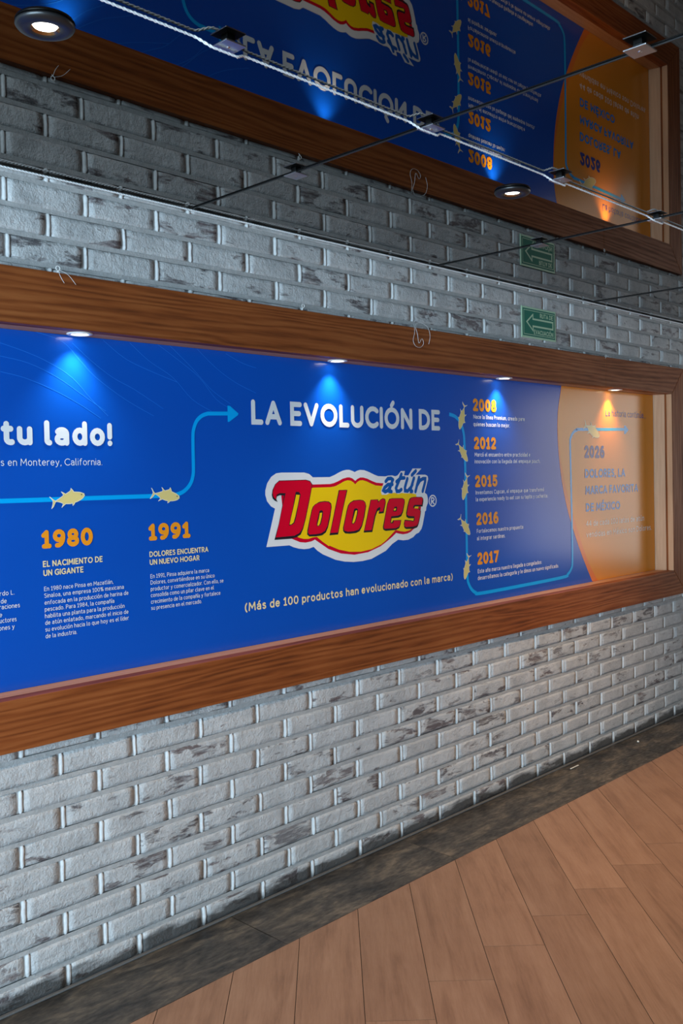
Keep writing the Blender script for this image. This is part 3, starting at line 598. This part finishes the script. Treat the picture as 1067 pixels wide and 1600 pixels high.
def clip_half(poly, f):
    out = []
    for i, p in enumerate(poly):
        q_ = poly[(i + 1) % len(poly)]; a, b_ = f(p), f(q_)
        if a >= 0: out.append(p)
        if a * b_ < 0: t = a / (a - b_); out.append((p[0] + t * (q_[0] - p[0]), p[1] + t * (q_[1] - p[1])))
    return out
BAND = -0.30019
def build_floor():
    bm = bmesh.new(); tone = bm.verts.layers.float_vector.new('tone')
    s = math.sqrt(.5); G = 0.0011
    for k in range(-44, 62):
        vc = k * 0.2; v0, v1 = vc - .1 + G, vc + .1 - G
        for n in range(-9, 9):
            u0 = 1.214 - vc + 1.2 * n; u1 = u0 + 1.2
            poly = [((-u + v_) * s, (-u - v_) * s) for u, v_ in ((u0 + G, v0), (u1 - G, v0), (u1 - G, v1), (u0 + G, v1))]
            for f in (lambda p: BAND - 0.0015 - p[1], lambda p: p[1] - RY0, lambda p: p[0] - RX0, lambda p: RX1 - p[0]):
                poly = clip_half(poly, f)
                if len(poly) < 3: break
            if len(poly) < 3: continue
            rnd = Vector((random.random(), random.random(), random.random()))
            top = [bm.verts.new((x, y, 0)) for x, y in poly]; bot = [bm.verts.new((x, y, -.004)) for x, y in poly]
            for q_ in top + bot: q_[tone] = rnd
            f = bm.faces.new(top); f.normal_update()
            if f.normal.z < 0: f.normal_flip()
            for i in range(len(poly)):
                j = (i + 1) % len(poly); bm.faces.new((top[i], bot[i], bot[j], top[j]))
    # slate border along the wall
    xj = 2.049; L = 0.92
    for n in range(-6, 8):
        x0, x1 = max(RX0, xj + L * n + G), min(RX1, xj + L * (n + 1) - G)
        if x1 <= x0: continue
        rnd = Vector((random.random(), random.random(), random.random()))
        nx, ny = 30, 10; g = []
        for j in range(ny + 1):
            row = []
            for i in range(nx + 1):
                x, y = x0 + (x1 - x0) * i / nx, BAND + .0015 + (-0.008 - BAND) * j / ny
                z = 0.0 - 0.0012 + 0.0012 * noise.noise(Vector((x * 7, y * 12, rnd.x * 9)))
                q_ = bm.verts.new((x, y, z)); q_[tone] = rnd; row.append(q_)
            g.append(row)
        for j in range(ny):
            for i in range(nx):
                f = bm.faces.new((g[j][i], g[j][i + 1], g[j + 1][i + 1], g[j + 1][i])); f.material_index = 1; f.smooth = True
    add_box(bm, (RX0, RY0, -.10), (RX1, .02, -.003), mi=2)
    return structure(link('floor', bm, [M['plank'], M['slate'], M['grout']]), 'wood-look plank floor laid diagonally with dark slate border', 'floor')
build_floor()
bm = bmesh.new()
add_prism(bm, [(0, 0), (0, 0)][:0] or [(RX0 + .01, 0.0), (RX1 - .01, 0.0), (RX1 - .01, .006), (RX0 + .01, .006)], -0.011, 0.002, 0.002)
structure(link('baseboard_back', bm, M['caulk']), 'thin grey sealant line at the foot of the brick wall', 'trim')
bm = bmesh.new()
add_box(bm, (RX0, RY0, H), (RX1, .30, H + .05))
structure(link('ceiling', bm, M['mirror']), 'smoked mirror ceiling reflecting the brick wall and mural', 'ceiling')

def wall_with_opening(name, axis, pos, a0, a1, oa0, oa1, oz0, oz1, th, wname):
    bm = bmesh.new()
    def bx(p0, p1, z0, z1):
        if axis == 'X': add_box(bm, (min(pos, pos + th), p0, z0), (max(pos, pos + th), p1, z1))
        else: add_box(bm, (p0, min(pos, pos + th), z0), (p1, max(pos, pos + th), z1))
    bx(a0, oa0, 0, H); bx(oa1, a1, 0, H); bx(oa0, oa1, 0, oz0); bx(oa0, oa1, oz1, H)
    structure(link(name, bm, M['plaster']), 'plain grey plaster wall with wide window', 'wall')
    bm = bmesh.new(); t = .05
    def fr(p0, p1, z0, z1):
        lo, hi = (pos + th * .3, pos + th * .6); lo, hi = min(lo, hi), max(lo, hi)
        if axis == 'X': add_box(bm, (lo, p0, z0), (hi, p1, z1))
        else: add_box(bm, (p0, lo, z0), (p1, hi, z1))
    fr(oa0, oa1, oz0, oz0 + t); fr(oa0, oa1, oz1 - t, oz1); fr(oa0, oa0 + t, oz0 + t, oz1 - t); fr(oa1 - t, oa1, oz0 + t, oz1 - t)
    structure(link(wname, bm, M['dark_frame']), 'wide dark framed window opening to daylight', 'window')
wall_with_opening('wall_right', 'X', RX1, RY0, .30, -2.8, -1.05, .62, 2.38, .12, 'window_1')  # unseen window, added and sized for the pale sheen it throws on the mural
wall_with_opening('wall_left', 'X', RX0, RY0, .30, -4.9, -.6, .3, 2.35, -.12, 'window_2')
structure(box('wall_front', (RX0, RY0 - .12, 0), (RX1, RY0, H), M['plaster']), 'plain dark plaster wall opposite the mural', 'wall')

# ------------------------------------------------------------------ timber frame round the recess
fr = empty('picture_frame', (2.2, 0, FZ[0]), 'wide reddish-brown timber frame set in brick around the blue mural', 'frame')
z4, z3, z2, z1 = FZ
TH = 0.05
def rail(name, poly, mat, y0=PF, y1=PF + TH):
    bm = bmesh.new(); add_prism(bm, poly, y0, y1, 0.0025); return link(name, bm, mat, fr)
XLI = XL + .16
g = 0.0012
rail('top_rail', [(XL, z1), (4.731, z1), (4.731, z2), (XLI, z2)], M['wood_x'])
rail('top_rail', [(4.7325, z1), (XO - g, z1), (XI - g, z2), (4.7325, z2)], M['wood_x'])
rail('bottom_rail', [(XLI, z3), (XI - g, z3), (XO - g, z4), (XL, z4)], M['wood_x'])
rail('right_stile', [(XI, z3 + g), (XI, z2 - g), (XO, z1 - g), (XO, z4 + g)], M['wood_z'])
rail('left_stile', [(XLI, z3 + g), (XL, z4 + g), (XL, z1 - g), (XLI, z2 - g)], M['wood_z'])
box('soffit_board', (XLI, PF + TH, z2), (XI + .02, Q + .04, z2 + .02), M['lin_x'], fr, .001)
box('sill_board', (XLI, PF + TH, z3 - .02), (XI + .02, Q + .04, z3), M['lin_x'], fr, .001)
bm = bmesh.new()
vs_ = [(XI - .001, PF + TH), (XJ, Q + .03), (XI + .02, Q + .03), (XI + .02, PF + TH)]
lo_ = [bm.verts.new((x, y, z3)) for x, y in vs_]; hi_ = [bm.verts.new((x, y, z2)) for x, y in vs_]
bm.faces.new(lo_); bm.faces.new(hi_[::-1])
for i in range(4): bm.faces.new((lo_[i], hi_[i], hi_[(i + 1) % 4], lo_[(i + 1) % 4]))
bmesh.ops.recalc_face_normals(bm, faces=bm.faces[:])
link('jamb_board', bm, M['lin_z'], fr)
box('jamb_board', (XLI - .02, PF + TH, z3), (XLI, Q + .03, z2), M['lin_z'], fr, .001)
box('jamb_facing', (XI - .0035, PF + .003, z3 + .001), (XI - .0002, PF + .036, z2 - .001), M['lin_z'], fr, .0008)

# ------------------------------------------------------------------ the mural
mu = empty('wall_mural', (2.2, Q, z3), 'glossy blue and orange printed company timeline mural inside the timber frame', 'mural')
ML, MR = XLI + .001, XJ + .0005
box('blue_panel', (ML, Q, z3 + .0005), (MR, Q + .02, z2 - .0005), M['blue'], mu)
def prints(name, fn, mats, parent=mu, label=None):
    bm = bmesh.new(); fn(bm); o = link(name, bm, mats, parent)
    if label: o['label'] = label
    return o
Y1 = Q - .0006
ob = dec(ROUTES['orange']); ib = dec(ROUTES['inner'])
def clampz(pts): return [(x, min(max(z, z3 + .001), z2 - .001)) for x, z in pts]
ob, ib = clampz(smooth_path(ob)), clampz(smooth_path(ib))
o1 = prints('orange_field', lambda bm: (add_poly(bm, ob + [(MR - .001, ob[-1][1]), (MR - .001, ob[0][1])], Y1, 1), add_poly(bm, ib + [(MR - .001, ib[-1][1]), (MR - .001, ib[0][1])], Y1 - .0003, 0)), [INK['field'], INK['band']])
for wv in WAVES: prints('wave_line', lambda bm: add_stroke(bm, smooth_path(dec(wv)), .0022, Y1, cap=False), INK['wave'])
YR = Q - .0013
ra, rb = smooth_path(dec(ROUTES['a'])), smooth_path(dec(ROUTES['b']))
prints('route_line', lambda bm: add_stroke(bm, ra, .0140, YR, cap=False), INK['cyan'])
prints('route_line', lambda bm: add_stroke(bm, rb, .0165, YR, cap=False), INK['cyan'])
prints('route_arrowhead', lambda bm: add_poly(bm, dec(ROUTES['aarrow']), YR), INK['cyan'])
prints('route_arrowhead', lambda bm: add_poly(bm, dec(ROUTES['barrow']), YR), INK['cyan'])
def fish(bm, tail, head, k):
    t, h = Vector(tail), Vector(head); d = h - t; L = d.length; u = d / L; n = Vector((-u.y, u.x))
    P = [tuple(t + u * (a * L) + n * (c_ * L)) for a, c_ in FISH]
    add_poly(bm, P, YR - .0005, 0)
    add_stroke(bm, P + [P[0]], .018 * L, YR - .0008, 1, cap=False)
    e = t + u * (FISH_EYE[0] * L) + n * (FISH_EYE[1] * L)
    if k < 2: add_poly(bm, [(e.x + .022 * L * math.cos(q_), e.y + .022 * L * math.sin(q_)) for q_ in [i * math.pi / 6 for i in range(12)]], YR - .001, 2)
for k, (t, h) in enumerate(FISH_AT): prints('fish_silhouette', lambda bm: fish(bm, t, h, k), [INK['fish'], INK['fishrim'], INK['eye']])
for (txt, x0, z0, wd, cap, t, col, part) in TEXTS:
    words = range(len(txt.split())) if part in ('headline', 'subheading', 'caption') or col == 'pale' else [None]
    for wn in words: prints(part, lambda bm: lettering(bm, txt, x0, z0, wd, cap, t, YR - .0004, word=wn), INK[col])
# the logo: white outline, crimson border, yellow field, slanted red letters, blue tagline
YL = Q - .0016; dl = .0003
lg = prints('logo', lambda bm: add_poly(bm, dec(LOGO['outline']), YL), INK['white'], mu, 'yellow and red brush-lettered logo with white outline')
prints('logo_border', lambda bm: add_poly(bm, dec(LOGO['border']), YL - dl), INK['border'], lg)
prints('logo_field', lambda bm: add_poly(bm, dec(LOGO['field']), YL - 2 * dl), INK['yellow'], lg)
for nm in LETTERS:
    def fl(bm):
        for i, (c_, s) in enumerate(LETTERS[nm]): add_poly(bm, dec(s), YL - (3 + i) * dl, 'bry'.index(c_))
    prints('logo_letter', fl, [INK['black'], INK['red'], INK['yellow']], lg)
prints('logo_tag', lambda bm: (add_poly(bm, dec(LOGO['tagback']), YL - 3 * dl, 0), [add_stroke(bm, dec(s), .0165, YL - 4 * dl, 1) for s in TAGLINE]), [INK['white'], INK['tag']], lg)
def regmark(bm):
    P = dec(REG); c_ = Vector(P[0]); rx = P[1][0] - c_.x; rz = P[2][1] - c_.y
    add_stroke(bm, [(c_.x + rx * math.cos(i * math.pi / 14), c_.y + rz * math.sin(i * math.pi / 14)) for i in range(29)], .0058, YL, cap=False)
    add_stroke(bm, P[3:9], .0058, YL); add_stroke(bm, [P[8], P[9]], .0058, YL)
prints('registered_mark', regmark, INK['white'], lg)

# ------------------------------------------------------------------ evacuation sign
sx0, sx1, sz0, sz1 = 3.9385, 4.2525, 2.2030, 2.3565
SG = empty('evacuation_sign', ((sx0 + sx1) / 2, 0, sz0), 'green escape-route sign with left arrow on the brick above the frame', 'sign')
M['sgreen'] = plain('sign_green', (0.002, 0.17, 0.115), 0.55); M['spale'] = plain('sign_pale', (0.47, 0.68, 0.47), 0.4)
box('sign_plate', (sx0, -.007, sz0), (sx1, -.0035, sz1), M['spale'], SG, .0008)
box('sign_face', (sx0 + .009, -.0078, sz0 + .009), (sx1 - .009, -.0071, sz1 - .009), M['sgreen'], SG)
def rect(a): return [(sx0 + a, sz0 + a), (sx1 - a, sz0 + a), (sx1 - a, sz1 - a), (sx0 + a, sz1 - a), (sx0 + a, sz0 + a), (sx1 - a, sz0 + a)]
prints('border_line', lambda bm: add_stroke(bm, rect(.0175), .0028, -.0084), M['spale'], SG)
SW, SH = sx1 - sx0, sz1 - sz0
def srel(a, c_): return (sx0 + a * SW, sz1 - c_ * SH)
arrow = [srel(*p) for p in ((.14, .49), (.315, .23), (.315, .375), (.90, .375), (.90, .605), (.315, .605), (.315, .75), (.14, .49), (.315, .23))]
prints('arrow_outline', lambda bm: add_stroke(bm, arrow, .0085, -.0084), M['spale'], SG)
prints('lettering', lambda bm: lettering(bm, 'RUTA DE', sx0 + .52 * SW, sz1 - .305 * SH, .385 * SW, .15 * SH, .20, -.0084), M['spale'], SG)
prints('lettering', lambda bm: lettering(bm, 'EVACUACIÓN', sx0 + .34 * SW, sz1 - .855 * SH, .57 * SW, .15 * SH, .20, -.0084), M['spale'], SG)

# ------------------------------------------------------------------ lights
def spot(name, loc, rot, watts, col, size, blend, rad):
    l = bpy.data.lights.new(name, 'SPOT'); l.energy = watts; l.color = col; l.spot_size = R(size); l.spot_blend = blend; l.shadow_soft_size = rad
    o = bpy.data.objects.new(name, l); COL.objects.link(o); o.location = loc; o.rotation_euler = rot; return o
niche = [(-.76, 0, ''), (.39, 0, ''), (1.5418, 0, 'small white recessed spotlight above the tu lado! headline, leftmost in view'),
         (2.6892, 0, 'small white recessed spotlight above the evolución headline'), (3.8503, 0, 'small white recessed spotlight above the 2008 entry'),
         (4.958, 1, 'small warm recessed spotlight above the orange end of the mural')]
NY = .040
def niche_light(x, warm, label):
    t = empty('recessed_spotlight', (x, NY, z2), label, 'spotlight', 'recessed spotlights under the top of the frame')
    bm = bmesh.new(); add_lathe(bm, [(.0265, -.0002), (.0400, -.0002), (.0405, -.002), (.0385, -.0042), (.0285, -.0046), (.0265, -.003), (.0255, -.0004)], (x, NY, z2)); link('trim_ring', bm, M['trim'], t, True)
    bm = bmesh.new(); add_lathe(bm, [(0, -.0018), (.0255, -.0018), (.0255, -.0004), (0, -.0004)], (x, NY, z2)); link('lamp_face', bm, M['lamp_warm' if warm else 'lamp_cool'], t)
    spot('niche_spot', (x, NY, z2 - .006), (R(0), 0, 0), NICHE_SPOT_W, (1, .62, .28) if warm else (1.0, .93, .86), 98, 1.0, .012)
for x, wm, lb in niche[2:]: niche_light(x, wm, lb)
def downlight(x, y, label, vis=True, k=1.0, cone=114):
    if vis:
        t = empty('ceiling_downlight', (x, y, H), label, 'downlight', 'black downlights in the mirror ceiling')
        bm = bmesh.new(); add_lathe(bm, [(.022, -.0005), (.058, -.0005), (.0585, -.004), (.055, -.009), (.045, -.0125), (.034, -.0125), (.0285, -.009), (.025, -.003)], (x, y, H)); link('bezel', bm, M['black'], t, True)
        bm = bmesh.new(); add_lathe(bm, [(.0285, -.0092), (.0262, -.0072), (.0235, -.004)], (x, y, H)); link('reflector', bm, M['bronze'], t, True)
        bm = bmesh.new(); add_lathe(bm, [(0, -.0058), (.014, -.0055), (.0235, -.0042), (.0235, -.001), (0, -.001)], (x, y, H)); link('lamp_face', bm, M['lamp_cool'], t)
    spot('ceiling_spot', (x, y, H - .016), (0, 0, 0), CEILING_SPOT_W * k, (1, .70, .46), cone, .8, .024)
downlight(.9598, -.85, 'black round downlight in the mirror ceiling, at the top left by the reflected headline')
downlight(2.6093, -.85, 'black round downlight in the mirror ceiling, beside the reflected sign and orange panel')
downlight(-.69, -.85, '', False); downlight(4.26, -.85, '', False, 2.5, 92)
for x in (.96, 2.61, 4.26): downlight(x, -2.5, '', False)  # unseen back row without fixtures, added as fill light for the floor and room

# ------------------------------------------------------------------ ceiling joints, clips, cords
BY = -1.03
bars = [(1.9506, 'dark metal joint bar crossing the mirror ceiling above the headline reflection'),
        (3.282, 'dark metal joint bar meeting the wall above the 2008 entry'), (4.6305, 'dark metal joint bar meeting the wall right of the escape sign'), ]
for x, lb in bars:
    tag(box('ceiling_joint_bar', (x - .0022, -5.9, H - .0042), (x + .0022, -.014, H - .0005), M['bar'], None, .0008), lb, 'joint bar', 'joint bars of the mirror ceiling')
CS, CD = .0265, .0145
def clip(x, y, label):
    t = empty('mirror_clip', (x, y, H), label, 'clip', 'metal clips holding the ceiling mirrors')
    bm = bmesh.new(); add_box(bm, (x - CS, y - CS, H - CD), (x + CS, y + CS, H - CD + .0032), .001); link('clip_plate', bm, M['alu'], t)
    bm = bmesh.new(); add_box(bm, (x - .010, y - .010, H - CD + .0032), (x + .010, y + .010, H - .0004)); link('spacer', bm, M['bar'], t)
    bm = bmesh.new(); add_lathe(bm, [(0, -.0022), (.0025, -.002), (.0042, -.0006), (.0045, .0001)], (x, y, H - CD), 16); link('screw', bm, M['alu'], t, True)
clip(1.926, -1.635, 'bare metal clip on the joint bar at the far top right')
clip(1.9506, -.523, 'small metal clip on the joint bar just above the brick reflection')
clip(1.9506, -1.04, 'metal clip where cord and joint bar cross under the reflected word DE')
clip(3.268, -1.03, 'metal clip where cord and joint bar cross at the right edge')
clip(3.268, -.536, 'small metal clip over the reflected green sign')
clip(1.27, -1.045, 'metal clip under the cord nearest the left downlight')
clip(2.59, -1.04, 'metal clip under the cord beside the reflected orange panel')
clip(4.6305, -.545, 'small metal clip on the joint bar at the right edge, nearest the brick')

def cord(name, path, label, strand=.0021, pitch=.024):
    """two strands twisted round the given path"""
    pts = [Vector(p) for p in path]; seg = []; acc = 0.0
    bm = bmesh.new()
    fine = []
    for a, b_ in zip(pts, pts[1:]):
        n = max(1, int((b_ - a).length / .0042))
        for i in range(n): fine.append(a.lerp(b_, i / n))
    fine.append(pts[-1])
    for ph in (0, math.pi):
        P = []; s = 0.0
        for i, p in enumerate(fine):
            if i: s += (p - fine[i - 1]).length
            th = 2 * math.pi * s / pitch + ph
            P.append(p + Vector((0, math.cos(th), math.sin(th))) * strand * .72)
        add_tube(bm, P, strand, 6)
    return tag(link(name, bm, M['rope'], None, True), label, 'cord')
knots = [1.27, 1.9506, 2.59, 3.268]
def cz(x):
    z = H - .0060; y = BY + .008
    for k in knots:
        d = x - k
        if -.075 < d < -.028: e = (d + .075) / .047; e = e * e * (3 - 2 * e); z -= .0145 * e; y -= 0.012 * e
        elif -.028 <= d <= .034: z -= .0145; y -= .012 + .0 * d
        elif .034 < d < .06: e = 1 - (d - .034) / .026; z -= .0145 * e; y -= .012 * e
    return (x, y, z)
cord('twisted_cord', [cz(-.2 + .008 * i) for i in range(int(6.6 / .008))], 'silver twisted cord strung under the mirror ceiling across the clips')
cord('twisted_cord', [(-.9 + .05 * i, -.0085, H - .0085) for i in range(int(8.0 / .05))], 'silver twisted cord tucked in the corner of brick wall and ceiling', .0021, .022)

# ------------------------------------------------------------------ hooks, loose wire, crumbs
def eye_hook(x, z, label, r=.0065):
    bm = bmesh.new()
    add_tube(bm, [(x + r * math.sin(a), PF - .003, z + r - r * math.cos(a)) for a in [i * 2 * math.pi * .93 / 18 for i in range(19)]], .0012, 8)
    add_tube(bm, [(x, PF - .003, z), (x, PF + .006, z - .012)], .0012, 8)
    return tag(link('eye_hook', bm, M['hook'], None, True), label, 'hook', 'small white hooks along the top of the frame')
eye_hook(1.4345, 2.168, 'small white hook with loose thread on the frame, far left')
eye_hook(2.4407, 2.172, 'small white ring hook on the frame above the evolución headline')
eye_hook(4.730, 2.160, 'small white ring hook on the frame, right of the escape sign')
def wire(name, pts, label, r=.0007):
    bm = bmesh.new(); p3 = [(x, y, z) for x, y, z in pts]
    P = [Vector(p) for p in p3]; out = []
    for i in range(len(P) - 1):
        a, b_, c_, d_ = P[max(i - 1, 0)], P[i], P[i + 1], P[min(i + 2, len(P) - 1)]
        for k in range(6):
            t = k / 6; out.append(0.5 * ((2 * b_) + (-a + c_) * t + (2 * a - 5 * b_ + 4 * c_ - d_) * t * t + (-a + 3 * b_ - 3 * c_ + d_) * t ** 3))
    out.append(P[-1]); add_tube(bm, out, r, 6)
    return tag(link(name, bm, M['hook'], None, True), label, 'wire', 'loose white wires on the frame')
yw = PF - .004
wire('loose_wire', [(3.100, yw + .012, 2.178), (3.085, yw - .004, 2.140), (3.072, yw - .006, 2.105), (3.088, yw - .006, 2.082), (3.122, yw - .005, 2.080), (3.142, yw - .005, 2.098), (3.128, yw - .008, 2.116), (3.106, yw - .009, 2.096), (3.098, yw - .008, 2.135), (3.095, yw, 2.170), (3.130, yw + .004, 2.186), (3.170, yw - .004, 2.172), (3.186, yw - .006, 2.135), (3.178, yw - .004, 2.098)], 'curled loose white wire hanging over the top of the frame')
wire('loose_wire', [(1.4345, yw, 2.168), (1.440, yw - .003, 2.150), (1.452, yw - .003, 2.132)], 'short loose thread hanging from the far left hook', .0006)
wire('loose_wire', [(1.438, yw, 2.170), (1.465, yw - .004, 2.158), (1.490, yw - .004, 2.132)], 'longer loose thread curving right from the far left hook', .0006)
bm = bmesh.new(); bmesh.ops.create_icosphere(bm, subdivisions=2, radius=.006, matrix=Matrix.Translation((4.922, -.0894, .005)))
for v_ in bm.verts: v_.co += noise.noise_vector(v_.co * 150) * .002
tag(link('crumb', bm, M['crumb'], None, True), 'tiny pale crumb on the slate border at the far right', 'crumb')
bm = bmesh.new(); add_prism(bm, [(4.255, .0006), (4.335, .0006), (4.333, .0045), (4.258, .004)], -.055, -.049, .001)
tag(link('wood_sliver', bm, M['crumb']), 'thin pale sliver of wood lying on the slate border', 'sliver')
